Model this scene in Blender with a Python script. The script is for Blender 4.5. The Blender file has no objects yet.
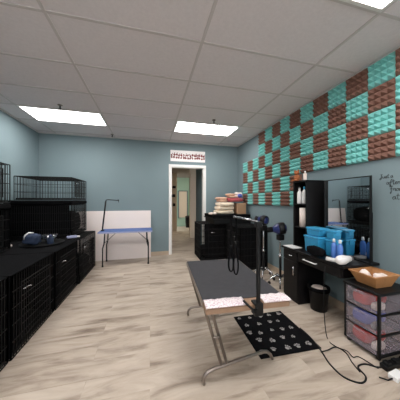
import bpy, bmesh, math, random
from mathutils import Vector, Matrix, noise

S = bpy.context.scene
COL = S.collection
R = math.radians

# ------------------------------------------------------------------ camera, world, exposure
cam_d = bpy.data.cameras.new('camera')
cam_d.sensor_width = 36.0
cam_d.lens = 18.0
cam_d.clip_start = 0.02
cam = bpy.data.objects.new('camera', cam_d)
COL.objects.link(cam)
cam.location = (0, 0, 1.32)
cam.rotation_euler = (R(90), 0, R(-14.04))
S.camera = cam

w = bpy.data.worlds.new('world')
S.world = w
w.use_nodes = True
w.node_tree.nodes['Background'].inputs[0].default_value = (0.93, 0.95, 1.0, 1)
w.node_tree.nodes['Background'].inputs[1].default_value = 3.5
S.view_settings.view_transform = 'Standard'
S.view_settings.look = 'None'
S.view_settings.gamma = 1.0
S.view_settings.use_curve_mapping = False
S.view_settings.exposure = 0.0
LIGHT_POWER = 17.5
LIGHT_COLOR = (1.0, 0.975, 0.965)
HALL_FILL_POWER = 15.0

# room dimensions (metres)
XL, XR, YB, YF, ZC = -2.26, 2.245, 4.88, -2.9, 2.74


# ------------------------------------------------------------------ materials
def lin(c):
    return tuple(((v / 255) / 12.92 if v / 255 <= 0.04045 else ((v / 255 + 0.055) / 1.055) ** 2.4) for v in c) + (1.0,)


def mat(name, rgb, rough=0.5, metal=0.0, var=0.0, scale=8.0, bump=0.0, bscale=60.0, spec=0.5, trans=0.0, alpha=1.0):
    m = bpy.data.materials.new(name)
    m.use_nodes = True
    nt = m.node_tree
    b = nt.nodes['Principled BSDF']
    b.inputs['Base Color'].default_value = lin(rgb)
    b.inputs['Roughness'].default_value = rough
    b.inputs['Metallic'].default_value = metal
    b.inputs['Specular IOR Level'].default_value = spec
    b.inputs['Transmission Weight'].default_value = trans
    b.inputs['Alpha'].default_value = alpha
    tc = nt.nodes.new('ShaderNodeTexCoord')
    if var > 0:
        n = nt.nodes.new('ShaderNodeTexNoise')
        n.inputs['Scale'].default_value = scale
        n.inputs['Detail'].default_value = 4
        nt.links.new(tc.outputs['Object'], n.inputs['Vector'])
        r = nt.nodes.new('ShaderNodeValToRGB')
        c = lin(rgb)
        r.color_ramp.elements[0].position = 0.3
        r.color_ramp.elements[1].position = 0.7
        r.color_ramp.elements[0].color = tuple(max(0, v * (1 - var)) for v in c[:3]) + (1,)
        r.color_ramp.elements[1].color = tuple(min(1, v * (1 + var)) for v in c[:3]) + (1,)
        nt.links.new(n.outputs['Fac'], r.inputs['Fac'])
        nt.links.new(r.outputs['Color'], b.inputs['Base Color'])
    if bump > 0:
        n2 = nt.nodes.new('ShaderNodeTexNoise')
        n2.inputs['Scale'].default_value = bscale
        n2.inputs['Detail'].default_value = 3
        nt.links.new(tc.outputs['Object'], n2.inputs['Vector'])
        bp = nt.nodes.new('ShaderNodeBump')
        bp.inputs['Strength'].default_value = bump
        bp.inputs['Distance'].default_value = 0.01
        nt.links.new(n2.outputs['Fac'], bp.inputs['Height'])
        nt.links.new(bp.outputs['Normal'], b.inputs['Normal'])
    return m


def emit(name, rgb, strength):
    m = bpy.data.materials.new(name)
    m.use_nodes = True
    nt = m.node_tree
    b = nt.nodes['Principled BSDF']
    b.inputs['Base Color'].default_value = (0.9, 0.9, 0.9, 1)
    b.inputs['Emission Color'].default_value = tuple(rgb) + (1,)
    b.inputs['Emission Strength'].default_value = strength
    return m


def floor_mat():
    m = bpy.data.materials.new('laminate_planks')
    m.use_nodes = True
    nt = m.node_tree
    L = nt.links.new
    b = nt.nodes['Principled BSDF']
    b.inputs['Roughness'].default_value = 0.5
    b.inputs['Specular IOR Level'].default_value = 0.35
    tc = nt.nodes.new('ShaderNodeTexCoord')
    br = nt.nodes.new('ShaderNodeTexBrick')
    br.inputs['Scale'].default_value = 1.0
    br.inputs['Brick Width'].default_value = 1.22
    br.inputs['Row Height'].default_value = 0.18
    br.inputs['Mortar Size'].default_value = 0.0015
    br.inputs['Mortar Smooth'].default_value = 0.3
    br.inputs['Bias'].default_value = 0.0
    br.offset = 0.37
    br.inputs['Color1'].default_value = (0, 0, 0, 1)
    br.inputs['Color2'].default_value = (1, 1, 1, 1)
    br.inputs['Mortar'].default_value = (0.5, 0.5, 0.5, 1)
    L(tc.outputs['Object'], br.inputs['Vector'])
    # grain: noise stretched along the plank (x), shifted per plank
    add = nt.nodes.new('ShaderNodeVectorMath'); add.operation = 'MULTIPLY_ADD'
    add.inputs[1].default_value = (0.35, 0.35, 0.35)
    L(br.outputs['Color'], add.inputs[0])
    L(tc.outputs['Object'], add.inputs[2])
    mp = nt.nodes.new('ShaderNodeMapping')
    mp.inputs['Scale'].default_value = (1.7, 8.0, 1.0)
    L(add.outputs[0], mp.inputs['Vector'])
    n = nt.nodes.new('ShaderNodeTexNoise')
    n.inputs['Scale'].default_value = 1.0
    n.inputs['Detail'].default_value = 6
    n.inputs['Roughness'].default_value = 0.6
    n.inputs['Distortion'].default_value = 0.6
    L(mp.outputs[0], n.inputs['Vector'])
    r = nt.nodes.new('ShaderNodeValToRGB')
    e = r.color_ramp.elements
    e[0].position = 0.28; e[0].color = lin((122, 106, 92))
    e[1].position = 0.72; e[1].color = lin((202, 189, 173))
    k = e.new(0.48); k.color = lin((180, 165, 149))
    L(n.outputs['Fac'], r.inputs['Fac'])
    mx = nt.nodes.new('ShaderNodeMix'); mx.data_type = 'RGBA'; mx.blend_type = 'MULTIPLY'
    L(br.outputs['Fac'], mx.inputs[0])
    mx.inputs[0].default_value = 0.0
    mul = nt.nodes.new('ShaderNodeMath'); mul.operation = 'MULTIPLY'; mul.inputs[1].default_value = 0.12
    L(br.outputs['Fac'], mul.inputs[0])
    L(mul.outputs[0], mx.inputs[0])
    L(r.outputs['Color'], mx.inputs[6])
    mx.inputs[7].default_value = lin((120, 105, 92))
    L(mx.outputs[2], b.inputs['Base Color'])
    return m


M = {}
M['wall'] = mat('teal_wall_paint', (124, 141, 145), 0.75, var=0.02, scale=2.0, bump=0.05, bscale=120, spec=0.25)
M['ceil'] = mat('ceiling_tile', (228, 221, 222), 0.95, var=0.03, scale=40, bump=0.15, bscale=150, spec=0.1)
M['tbar'] = mat('ceiling_grid_metal', (206, 199, 197), 0.6, spec=0.3)
M['angle'] = mat('white_wall_angle', (215, 212, 208), 0.5)
M['floor'] = floor_mat()
M['base'] = mat('tan_baseboard', (190, 170, 148), 0.55, var=0.08, scale=6)
M['casing'] = mat('white_door_casing', (232, 230, 226), 0.45)
M['hallbeige'] = mat('hall_beige_paint', (205, 190, 170), 0.8)
M['hallgreen'] = mat('hall_green_paint', (150, 178, 158), 0.8)
M['hallteal'] = mat('hall_teal_paint', (84, 104, 110), 0.8)
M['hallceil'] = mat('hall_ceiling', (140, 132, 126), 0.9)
M['lamp'] = emit('light_diffuser', LIGHT_COLOR, LIGHT_POWER)
M['hallfill'] = emit('hall_fill_diffuser', (1.0, 0.96, 0.85), HALL_FILL_POWER)
M['white'] = mat('white_plastic', (232, 230, 228), 0.45)
M['whitemetal'] = mat('white_painted_metal', (225, 222, 218), 0.4)
M['black'] = mat('black_plastic', (12, 12, 13), 0.5, spec=0.3)
M['blackwire'] = mat('black_wire', (20, 19, 19), 0.65, spec=0.25)
M['blackcloth'] = mat('black_cloth', (13, 13, 15), 0.95, var=0.2, scale=14, bump=0.2, bscale=90, spec=0.1)
M['rubber'] = mat('black_rubber_mat', (58, 57, 60), 0.75, var=0.08, scale=18, bump=0.15, bscale=200, spec=0.3)
M['espresso'] = mat('black_wood_finish', (13, 11, 12), 0.5, var=0.1, scale=6, spec=0.25)
M['chrome'] = mat('brushed_steel', (190, 190, 192), 0.25, metal=1.0)
M['greytube'] = mat('galvanised_tube', (150, 140, 132), 0.38, metal=0.85)
M['board'] = mat('white_board', (238, 226, 220), 0.55, var=0.015, scale=3)
M['bluetop'] = mat('blue_table_top', (62, 96, 158), 0.55, var=0.05, scale=12)
M['teal'] = mat('teal_foam', (134, 204, 198), 0.95, var=0.04, scale=30, spec=0.1)
M['brown'] = mat('brown_foam', (136, 102, 90), 0.95, var=0.06, scale=30, spec=0.1)
M['pane'] = mat('added_window_glass', (250, 252, 252), 0.02, alpha=0.08)
M['mirror'] = mat('mirror_silver', (205, 210, 212), 0.02, metal=1.0)
M['bluebin'] = mat('blue_bin_plastic', (48, 140, 182), 0.3, var=0.05, scale=10)
M['bluelid'] = mat('blue_bin_lid', (60, 156, 200), 0.3)
M['bluebottle'] = mat('blue_bottle', (78, 120, 190), 0.25)
M['clear'] = mat('clear_drawer_plastic', (178, 166, 174), 0.3, alpha=0.2)
M['red'] = mat('red_cloth', (190, 60, 48), 0.9, var=0.12, scale=20)
M['bluecloth'] = mat('blue_cloth', (92, 104, 176), 0.9, var=0.2, scale=20)
M['pinkcloth'] = mat('pink_cloth', (205, 150, 150), 0.9, var=0.1, scale=20)
M['paleclothes'] = mat('pale_cloth', (222, 205, 196), 0.9, var=0.06, scale=18)
M['wicker'] = mat('tan_wood_basket', (172, 122, 76), 0.6, var=0.12, scale=14, bump=0.2, bscale=60)
M['tissue'] = mat('white_tissue', (236, 220, 210), 0.95, var=0.04, scale=18)
M['cream'] = mat('cream_towel', (232, 214, 190), 0.95, var=0.06, scale=22, bump=0.3, bscale=80)
M['peach'] = mat('peach_towel', (222, 178, 152), 0.95, var=0.06, scale=22, bump=0.3, bscale=80)
M['rosetowel'] = mat('rose_towel', (178, 84, 88), 0.95, var=0.08, scale=22, bump=0.3, bscale=80)
M['cardboard'] = mat('brown_cardboard', (176, 138, 106), 0.85, var=0.05, scale=10)
M['navy'] = mat('navy_plastic', (28, 40, 92), 0.35)
M['navydark'] = mat('dark_blue_cloth', (34, 48, 72), 0.85, var=0.2, scale=16)
M['plush'] = mat('brown_plush', (168, 100, 62), 0.95, var=0.1, scale=30)
M['ink'] = mat('dark_wall_lettering', (46, 50, 52), 0.6)
M['signred'] = mat('red_brown_sign_print', (126, 60, 58), 0.7)
M['signwhite'] = mat('white_sign_face', (244, 238, 236), 0.6)
M['woodedge'] = mat('tan_plywood_edge', (150, 120, 96), 0.7, var=0.1, scale=10)
M['pawwhite'] = mat('pale_grey_paw_print', (150, 146, 143), 0.9)
M['greycloth'] = mat('grey_cloth', (112, 108, 108), 0.9, var=0.15, scale=18)
M['lavender'] = mat('pale_lavender_plastic', (168, 172, 204), 0.4)


def towel_pattern():
    m = bpy.data.materials.new('pink_white_print')
    m.use_nodes = True
    nt = m.node_tree
    b = nt.nodes['Principled BSDF']
    b.inputs['Roughness'].default_value = 0.9
    tc = nt.nodes.new('ShaderNodeTexCoord')
    v = nt.nodes.new('ShaderNodeTexVoronoi')
    v.inputs['Scale'].default_value = 95
    nt.links.new(tc.outputs['Object'], v.inputs['Vector'])
    r = nt.nodes.new('ShaderNodeValToRGB')
    r.color_ramp.elements[0].position = 0.15; r.color_ramp.elements[0].color = lin((176, 134, 150))
    r.color_ramp.elements[1].position = 0.5; r.color_ramp.elements[1].color = lin((228, 218, 218))
    nt.links.new(v.outputs['Distance'], r.inputs['Fac'])
    nt.links.new(r.outputs['Color'], b.inputs['Base Color'])
    return m


M['print'] = towel_pattern()


# ------------------------------------------------------------------ mesh building
class MB:
    def __init__(self):
        self.v, self.f, self.s = [], [], []

    def add(self, vs, fs, smooth=False):
        o = len(self.v)
        self.v += [tuple(p) for p in vs]
        self.f += [tuple(i + o for i in f) for f in fs]
        self.s += [smooth] * len(fs)
        return self

    def box(self, x0, x1, y0, y1, z0, z1):
        return self.add([(x0, y0, z0), (x1, y0, z0), (x1, y1, z0), (x0, y1, z0), (x0, y0, z1), (x1, y0, z1), (x1, y1, z1), (x0, y1, z1)],
                        [(0, 3, 2, 1), (4, 5, 6, 7), (0, 1, 5, 4), (1, 2, 6, 5), (2, 3, 7, 6), (3, 0, 4, 7)])

    def rbox(self, x0, x1, y0, y1, z0, z1, r=0.008, seg=2):
        bm = bmesh.new()
        bmesh.ops.create_cube(bm, size=1)
        for v in bm.verts:
            v.co = Vector(((x0 + x1) / 2 + v.co.x * (x1 - x0), (y0 + y1) / 2 + v.co.y * (y1 - y0), (z0 + z1) / 2 + v.co.z * (z1 - z0)))
        bmesh.ops.bevel(bm, geom=bm.edges[:], offset=r, segments=seg, profile=0.5, affect='EDGES')
        bm.verts.index_update()
        self.add([v.co[:] for v in bm.verts], [[v.index for v in f.verts] for f in bm.faces])
        bm.free()
        return self

    def tube(self, pts, r, n=8, closed=False, cap=True):
        pts = [Vector(p) for p in pts]
        rs = r if isinstance(r, (list, tuple)) else [r] * len(pts)
        N = len(pts)
        prev = None
        rings = []
        for i, p in enumerate(pts):
            if closed:
                t = pts[(i + 1) % N] - pts[i - 1]
            else:
                t = pts[min(i + 1, N - 1)] - pts[max(i - 1, 0)]
            t.normalize()
            if prev is None:
                a = t.orthogonal().normalized()
            else:
                a = (prev - t * prev.dot(t))
                a = a.normalized() if a.length > 1e-6 else t.orthogonal().normalized()
            prev = a
            c = t.cross(a)
            rings.append([p + (a * math.cos(2 * math.pi * k / n) + c * math.sin(2 * math.pi * k / n)) * rs[i] for k in range(n)])
        vs = [q for ring in rings for q in ring]
        fs = []
        for i in range(N if closed else N - 1):
            j = (i + 1) % N
            for k in range(n):
                l = (k + 1) % n
                fs.append((i * n + k, i * n + l, j * n + l, j * n + k))
        self.add(vs, fs, True)
        if cap and not closed:
            o = len(self.v) - len(vs)
            self.f.append(tuple(o + k for k in reversed(range(n)))); self.s.append(False)
            self.f.append(tuple(o + (N - 1) * n + k for k in range(n))); self.s.append(False)
        return self

    def wire(self, a, b, r=0.003):
        return self.tube([a, b], r, 4, cap=False)

    def lathe(self, prof, c=(0, 0, 0), n=20, axis=None):
        vs, fs = [], []
        q = Vector((0, 0, 1)).rotation_difference(Vector(axis)).to_matrix() if axis is not None else Matrix.Identity(3)
        for (r, z) in prof:
            for k in range(n):
                a = 2 * math.pi * k / n
                vs.append(Vector(c) + q @ Vector((r * math.cos(a), r * math.sin(a), z)))
        for i in range(len(prof) - 1):
            for k in range(n):
                l = (k + 1) % n
                fs.append((i * n + k, i * n + l, (i + 1) * n + l, (i + 1) * n + k))
        self.add(vs, fs, True)
        o = len(self.v) - len(vs)
        if prof[0][0] > 1e-5:
            self.f.append(tuple(o + k for k in reversed(range(n)))); self.s.append(False)
        if prof[-1][0] > 1e-5:
            self.f.append(tuple(o + (len(prof) - 1) * n + k for k in range(n))); self.s.append(False)
        return self

    def blob(self, c, rx, ry, rz, seed=0, amp=0.15, freq=6.0, p=1.0, flat=True, nu=28, nv=14):
        """crumpled cloth-like lump; p<1 makes it boxier; flat=True keeps its underside level"""
        vs, fs = [], []
        sg = lambda x: math.copysign(abs(x) ** p, x)
        off = Vector((seed * 7.3, seed * 3.1, seed * 1.7))
        for i in range(nv + 1):
            th = math.pi * i / nv - math.pi / 2
            for k in range(nu):
                a = 2 * math.pi * k / nu
                x, y, z = sg(math.cos(th)) * sg(math.cos(a)), sg(math.cos(th)) * sg(math.sin(a)), sg(math.sin(th))
                d = Vector((x * rx, y * ry, z * rz))
                f = 1 + amp * noise.noise(d * freq * 4 + off) + amp * 0.5 * noise.noise(d * freq * 9 + off)
                q = Vector((d.x * f, d.y * f, d.z * f))
                if flat:
                    q.z = max(q.z, -rz)
                vs.append(Vector(c) + q)
        for i in range(nv):
            for k in range(nu):
                l = (k + 1) % nu
                fs.append((i * nu + k, i * nu + l, (i + 1) * nu + l, (i + 1) * nu + k))
        return self.add(vs, fs, True)

    def xf(self, mtx):
        self.v = [tuple(mtx @ Vector(p)) for p in self.v]
        return self

    def build(self, name, m, parent=None, loc=None):
        me = bpy.data.meshes.new(name)
        me.from_pydata(self.v, [], self.f)
        me.polygons.foreach_set('use_smooth', self.s)
        me.update()
        bm = bmesh.new(); bm.from_mesh(me)
        bmesh.ops.recalc_face_normals(bm, faces=bm.faces[:])
        bm.to_mesh(me); bm.free()
        me.materials.append(m)
        o = bpy.data.objects.new(name, me)
        COL.objects.link(o)
        if parent:
            o.parent = parent
        if loc:
            o.location = loc
        return o


def tag(o, label, cat, group=None, kind=None):
    o['label'] = label
    o['category'] = cat
    if group:
        o['group'] = group
    if kind:
        o['kind'] = kind
    return o


def thing(name, label, cat, loc=(0, 0, 0), rz=0.0, group=None):
    o = bpy.data.objects.new(name, None)
    o.empty_display_size = 0.1
    COL.objects.link(o)
    o.location = loc
    o.rotation_euler = (0, 0, rz)
    return tag(o, label, cat, group)


def struct(name, mb, m, parent=None):
    o = mb.build(name, m, parent)
    if parent is None:
        o['kind'] = 'structure'
    return o


# ------------------------------------------------------------------ the setting
struct('floor', MB().box(XL - 0.3, 3.2, YF - 0.2, 11.0, -0.1, 0), M['floor'])
struct('ceiling', MB().box(XL - 0.1, XR + 0.1, YF, YB + 0.01, ZC, ZC + 0.1), M['ceil'])
struct('wall_left', MB().box(XL - 0.12, XL, YF - 0.12, YB + 0.12, 0, ZC + 0.1), M['wall'])
struct('wall_right', MB().box(XR, XR + 0.12, YF - 0.12, YB, 0, ZC + 0.1), M['wall'])
struct('wall_front', MB().box(XL, -1.8, YF - 0.12, YF, 0, ZC + 0.1).box(1.8, XR, YF - 0.12, YF, 0, ZC + 0.1)
       .box(-1.8, 1.8, YF - 0.12, YF, 2.4, ZC + 0.1).box(-1.8, 1.8, YF - 0.12, YF, 0, 0.3), M['wall'])
# added unseen window behind the viewpoint, lets in daylight to brighten the ceiling
wd = MB().box(-1.8, -1.75, YF - 0.1, YF - 0.03, 0.3, 2.4).box(1.75, 1.8, YF - 0.1, YF - 0.03, 0.3, 2.4).box(-0.025, 0.025, YF - 0.1, YF - 0.03, 0.35, 2.35)
wd.box(-1.75, 1.75, YF - 0.1, YF - 0.03, 0.3, 0.35).box(-1.75, 1.75, YF - 0.1, YF - 0.03, 2.35, 2.4)
wn = struct('added_window_1', wd, M['casing'])
struct('glass', MB().box(-1.75, -0.025, YF - 0.07, YF - 0.064, 0.35, 2.35).box(0.025, 1.75, YF - 0.07, YF - 0.064, 0.35, 2.35), M['pane'], wn)
DX0, DX1, DZ = 0.50, 1.315, 2.125
struct('wall_back', MB().box(XL, DX0, YB, YB + 0.12, 0, ZC + 0.1).box(DX1, XR + 0.12, YB, YB + 0.12, 0, ZC + 0.1)
       .box(DX0, DX1, YB, YB + 0.12, DZ, ZC + 0.1), M['wall'])
# door casing around the open doorway
cs = MB()
cs.box(DX0 - 0.058, DX0, YB - 0.018, YB, 0, DZ + 0.062).box(DX1, DX1 + 0.058, YB - 0.018, YB, 0, DZ + 0.062)
cs.box(DX0, DX1, YB - 0.018, YB, DZ, DZ + 0.062)
cs.box(DX0, DX0 + 0.015, YB, YB + 0.12, 0, DZ).box(DX1 - 0.015, DX1, YB, YB + 0.12, 0, DZ).box(DX0 + 0.015, DX1 - 0.015, YB, YB + 0.12, DZ - 0.015, DZ)
struct('trim_1', cs, M['casing'])
struct('baseboard_back', MB().box(XL, DX0 - 0.058, YB - 0.014, YB, 0, 0.09).box(DX1 + 0.058, XR, YB - 0.014, YB, 0, 0.09), M['base'])
struct('baseboard_left', MB().box(XL, XL + 0.014, YF, YB - 0.014, 0, 0.09), M['base'])
struct('baseboard_right', MB().box(XR - 0.014, XR, YF, YB - 0.014, 0, 0.09), M['base'])
# suspended ceiling grid
XG = [-1.94, -0.77, 0.455, 1.69]
YG = [3.54 - 0.60 * k for k in range(-2, 11)]
g = MB()
for x in XG:
    g.box(x - 0.012, x + 0.012, YF, YB, ZC - 0.007, ZC)
for y in YG:
    if YF < y < YB:
        xs = [XL] + XG + [XR]
        for a, b in zip(xs[:-1], xs[1:]):
            g.box(a + 0.012, b - 0.012, y - 0.012, y + 0.012, ZC - 0.006, ZC)
struct('trim_2', g, M['tbar'])
a = MB()
a.box(XL, XL + 0.022, YF, YB, ZC - 0.02, ZC - 0.0005).box(XR - 0.022, XR, YF, YB, ZC - 0.02, ZC - 0.0005).box(XL + 0.022, XR - 0.022, YB - 0.022, YB, ZC - 0.02, ZC - 0.0005)
struct('trim_3', a, M['angle'])

# hallway beyond the doorway
struct('wall_hall_back', MB().box(-0.2, 3.1, 9.95, 10.05, 0, 2.5), M['hallgreen'])
struct('wall_hall_left', MB().box(0.2, 0.32, 5.0, 8.4, 0, 2.5), M['hallbeige'])
struct('wall_hall_partition', MB().box(0.2, 1.10, 8.4, 8.5, 0, 2.5), M['hallbeige'])
struct('wall_hall_right', MB().box(1.315, 1.43, 5.0, 5.75, 0, 2.5), M['hallteal'])
struct('wall_hall_corner', MB().box(1.345, 3.1, 6.8, 6.92, 0, 2.5), M['hallbeige'])
struct('wall_hall_end', MB().box(3.05, 3.15, 5.0, 10.0, 0, 2.5), M['hallbeige'])
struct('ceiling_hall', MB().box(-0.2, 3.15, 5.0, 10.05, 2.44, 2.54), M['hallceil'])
d = struct('door_1', MB().box(1.40, 1.80, 9.915, 9.95, 0.45, 1.75), M['hallbeige'])
struct('door_frame', MB().box(1.36, 1.40, 9.90, 9.95, 0.41, 1.79).box(1.80, 1.84, 9.90, 9.95, 0.41, 1.79).box(1.40, 1.80, 9.90, 9.95, 1.75, 1.79), M['hallteal'], d)


# ------------------------------------------------------------------ ceiling lights and sprinklers
def ceiling_light(x0, x1, y0, y1, label):
    t = thing('ceiling_light', label, 'ceiling light', ((x0 + x1) / 2, (y0 + y1) / 2, ZC - 0.007), 0, 'fluorescent panels in the ceiling')
    a, b = (x1 - x0) / 2 - 0.012, (y1 - y0) / 2 - 0.012
    f = MB()
    f.box(-a, -a + 0.025, -b, b, -0.008, 0.006).box(a - 0.025, a, -b, b, -0.008, 0.006)
    f.box(-a + 0.025, a - 0.025, -b, -b + 0.025, -0.008, 0.006).box(-a + 0.025, a - 0.025, b - 0.025, b, -0.008, 0.006)
    f.build('frame', M['whitemetal'], t)
    MB().box(-a + 0.025, a - 0.025, -b + 0.025, b - 0.025, -0.004, 0.004).build('diffuser', M['lamp'], t)


ceiling_light(XG[0], XG[1], 3.54, 4.14, 'lit fluorescent panel on the left, above the black crates')
ceiling_light(XG[2], XG[3], 3.54, 4.14, 'lit fluorescent panel near the back wall, in front of the doorway')
ceiling_light(XG[2], XG[3], 0.54, 1.14, 'lit fluorescent panel at the top right corner of the photo')
ceiling_light(XG[0], XG[1], 0.54, 1.14, 'lit fluorescent panel overhead, outside the left of the photo')
ceiling_light(XG[0], XG[1], -1.86, -1.26, 'lit fluorescent panel behind the viewpoint on the left')
ceiling_light(XG[2], XG[3], -1.86, -1.26, 'lit fluorescent panel behind the viewpoint on the right')

t = thing('hall_fill_light', 'added fill light panel on the hallway ceiling, out of sight beyond the doorway', 'ceiling light', (2.3, 8.5, 2.44))  # unseen panel added to brighten the hallway and its green wall
MB().box(-0.42, 0.42, -0.32, 0.32, -0.03, 0).build('frame', M['whitemetal'], t)
MB().box(-0.39, 0.39, -0.29, 0.29, -0.034, -0.03).build('diffuser', M['hallfill'], t)


def sprinkler(x, y, label):
    t = thing('ceiling_sprinkler', label, 'sprinkler', (x, y, ZC), 0, 'sprinkler heads on the ceiling')
    MB().lathe([(0.03, 0), (0.035, -0.006), (0.028, -0.012), (0.014, -0.014)], n=16).build('escutcheon', M['greytube'], t)
    MB().tube([(0, 0, -0.01), (0, 0, -0.04)], 0.009).tube([(-0.012, 0, -0.035), (0, 0, -0.055), (0.012, 0, -0.035)], 0.003).build('body', M['black'], t)
    MB().lathe([(0.004, -0.052), (0.02, -0.055), (0.02, -0.058), (0.004, -0.06)], n=12).build('deflector', M['black'], t)


sprinkler(-1.30, 3.40, 'small dark sprinkler head just in front of the left ceiling light')
sprinkler(1.10, 3.38, 'small dark sprinkler head just in front of the light before the doorway')
sprinkler(-0.79, 4.65, 'small dark sprinkler head on the ceiling close to the back wall')

# ------------------------------------------------------------------ acoustic foam on the right wall
ROWN = ['first', 'second', 'third', 'fourth', 'fifth', 'sixth']
COLN = ['first', 'second', 'third', 'fourth', 'fifth', 'sixth', 'seventh', 'eighth', 'ninth', 'tenth', 'eleventh', 'twelfth', 'thirteenth', 'fourteenth']


def foam_mesh(tile_w, tile_h):
    mb = MB()
    hw, hh = tile_w / 2 - 0.0015, tile_h / 2 - 0.0015
    mb.box(-0.018, 0.0, -hw, hw, -hh, hh)
    n = 4
    for i in range(n):
        for j in range(n):
            y0, y1 = -hw + 2 * hw * i / n, -hw + 2 * hw * (i + 1) / n
            z0, z1 = -hh + 2 * hh * j / n, -hh + 2 * hh * (j + 1) / n
            ym, zm = (y0 + y1) / 2, (z0 + z1) / 2
            e = 0.006
            mb.add([(-0.018, y0, z0), (-0.018, y1, z0), (-0.018, y1, z1), (-0.018, y0, z1),
                    (-0.062, ym - e, zm - e), (-0.062, ym + e, zm - e), (-0.062, ym + e, zm + e), (-0.062, ym - e, zm + e)],
                   [(0, 1, 5, 4), (1, 2, 6, 5), (2, 3, 7, 6), (3, 0, 4, 7), (4, 5, 6, 7)])
    return mb


TW, TH = 0.24, 0.248
proto = {}
for c in range(-1, 13):
    y0 = 1.37 + TW * c
    for r in range(6):
        if r < 2 and c > 9:
            continue
        if r > 3 and c < 5:
            continue
        z1 = 2.718 - TH * r - (0.012 if r > 3 else 0)
        col = 'teal' if (c + r) % 2 == 0 else 'brown'
        if col not in proto:
            o = foam_mesh(TW, TH).build('foam_tile', M[col])
            proto[col] = o
        else:
            o = proto[col].copy()
            COL.objects.link(o)
        o.location = (XR, y0 + TW / 2, z1 - TH / 2)
        tag(o, '%s pyramid foam tile, %s row down, %s column from the photo\'s right edge' % (col, ROWN[r], COLN[c + 1]), 'foam tile', 'acoustic foam tiles on the right wall')


# ------------------------------------------------------------------ wire crates
def lattice(mb, p, u, v, lu, lv, pu, pv, r=0.003):
    """rectangular wire panel at p spanned by unit vectors u, v"""
    p, u, v = Vector(p), Vector(u), Vector(v)
    nu = max(1, round(lu / pu)); nv = max(1, round(lv / pv))
    for i in range(nu + 1):
        k = 1.7 if i in (0, nu) else 1.0
        a = p + u * (lu * i / nu)
        mb.wire(a, a + v * lv, r * k)
    for j in range(nv + 1):
        k = 1.7 if j in (0, nv) else 1.25
        a = p + v * (lv * j / nv)
        mb.wire(a, a + u * lu, r * k)
    return mb


def crate(label, x0, x1, y0, y1, z0, z1, face='x', cover=False, liner=None, pitch=0.036, r=0.003, pad=None, door_open=None):
    """wire dog crate; its door is on the end that faces +x ('x'), -x ('-x') or -y ('-y')"""
    cx, cy = (x0 + x1) / 2, (y0 + y1) / 2
    t = thing('dog_crate', label, 'dog crate', (cx, cy, z0), 0, 'black wire dog crates')
    if cover:
        x1 -= 0.0
    a, b, h = (x1 - x0) / 2 - 0.006, (y1 - y0) / 2 - 0.006, z1 - z0 - 0.005
    zb = 0.006
    Z = h - zb
    W = M['blackwire']
    pan = MB()
    pan.box(-a + .012, a - .012, -b + .012, b - .012, 0.008, 0.014)
    pan.box(-a + .012, -a + .018, -b + .012, b - .012, .014, .035).box(a - .018, a - .012, -b + .012, b - .012, .014, .035)
    pan.box(-a + .018, a - .018, -b + .012, -b + .018, .014, .035).box(-a + .018, a - .018, b - .018, b - .012, .014, .035)
    pan.build('tray', M['black'], t)
    ph = 0.13
    faces = {'x': ((a, -b, zb), (0, 1, 0), 2 * b), '-x': ((-a, -b, zb), (0, 1, 0), 2 * b),
             '-y': ((-a, -b, zb), (1, 0, 0), 2 * a), 'y': ((-a, b, zb), (1, 0, 0), 2 * a)}
    for k, (p, u, l) in faces.items():
        mb = lattice(MB(), p, u, (0, 0, 1), l, Z, pitch, ph, r)
        mb.build('front_panel' if k == face else 'side_panel', W, t)
    lattice(MB(), (-a, -b, h), (1, 0, 0), (0, 1, 0), 2 * a, 2 * b, 0.11, pitch * 1.4, r).build('top_panel', W, t)
    # door hung on the front panel
    p, u, l = faces[face]
    p, u = Vector(p), Vector(u)
    nrm = {'x': Vector((1, 0, 0)), '-x': Vector((-1, 0, 0)), '-y': Vector((0, -1, 0))}[face]
    dp = p + u * (l * 0.16) + Vector((0, 0, Z * 0.14)) + nrm * 0.009
    dl, dh = l * 0.68, Z * 0.72
    d = lattice(MB(), dp, u, (0, 0, 1), dl, dh, pitch, ph, r).build('door', W, t)
    lt = MB()
    q = dp + u * (dl * 0.12) + Vector((0, 0, dh * 0.86)) + nrm * 0.006
    lt.tube([q - u * 0.045, q + u * 0.03, q + u * 0.04 + nrm * 0.022], 0.006, 6)
    lt.build('latch', M['chrome'], d)
    if cover:
        c = MB()
        e = 0.004
        c.box(-a, a, -b - e + .001, -b + .001 - 0.0005, 0.02, h + .005).box(-a, a, b - .001 + .0005, b + e - .001, 0.02, h + .005)
        c.box(-a - e, -a - .001, -b, b, 0.02, h + .005).box(-a, a + 0.003, -b, b, h + .004, h + .0048)
        c.build('cover', M['blackcloth'], t)
    if liner:  # black sheet added to make the view through the wires dark
        lx0, lx1 = liner
        MB().box(lx0 - cx, lx1 - cx, -b + .008, -b + .012, 0.04, h - .001).build('liner', M['blackcloth'], t)
    if pad:
        MB().blob((0, 0, 0.014 + pad / 2), a - 0.04, b - 0.04, pad / 2, seed=int(cy * 10), amp=0.06, p=0.45).build('pad', M['blackcloth'], t)
    return t


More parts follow.
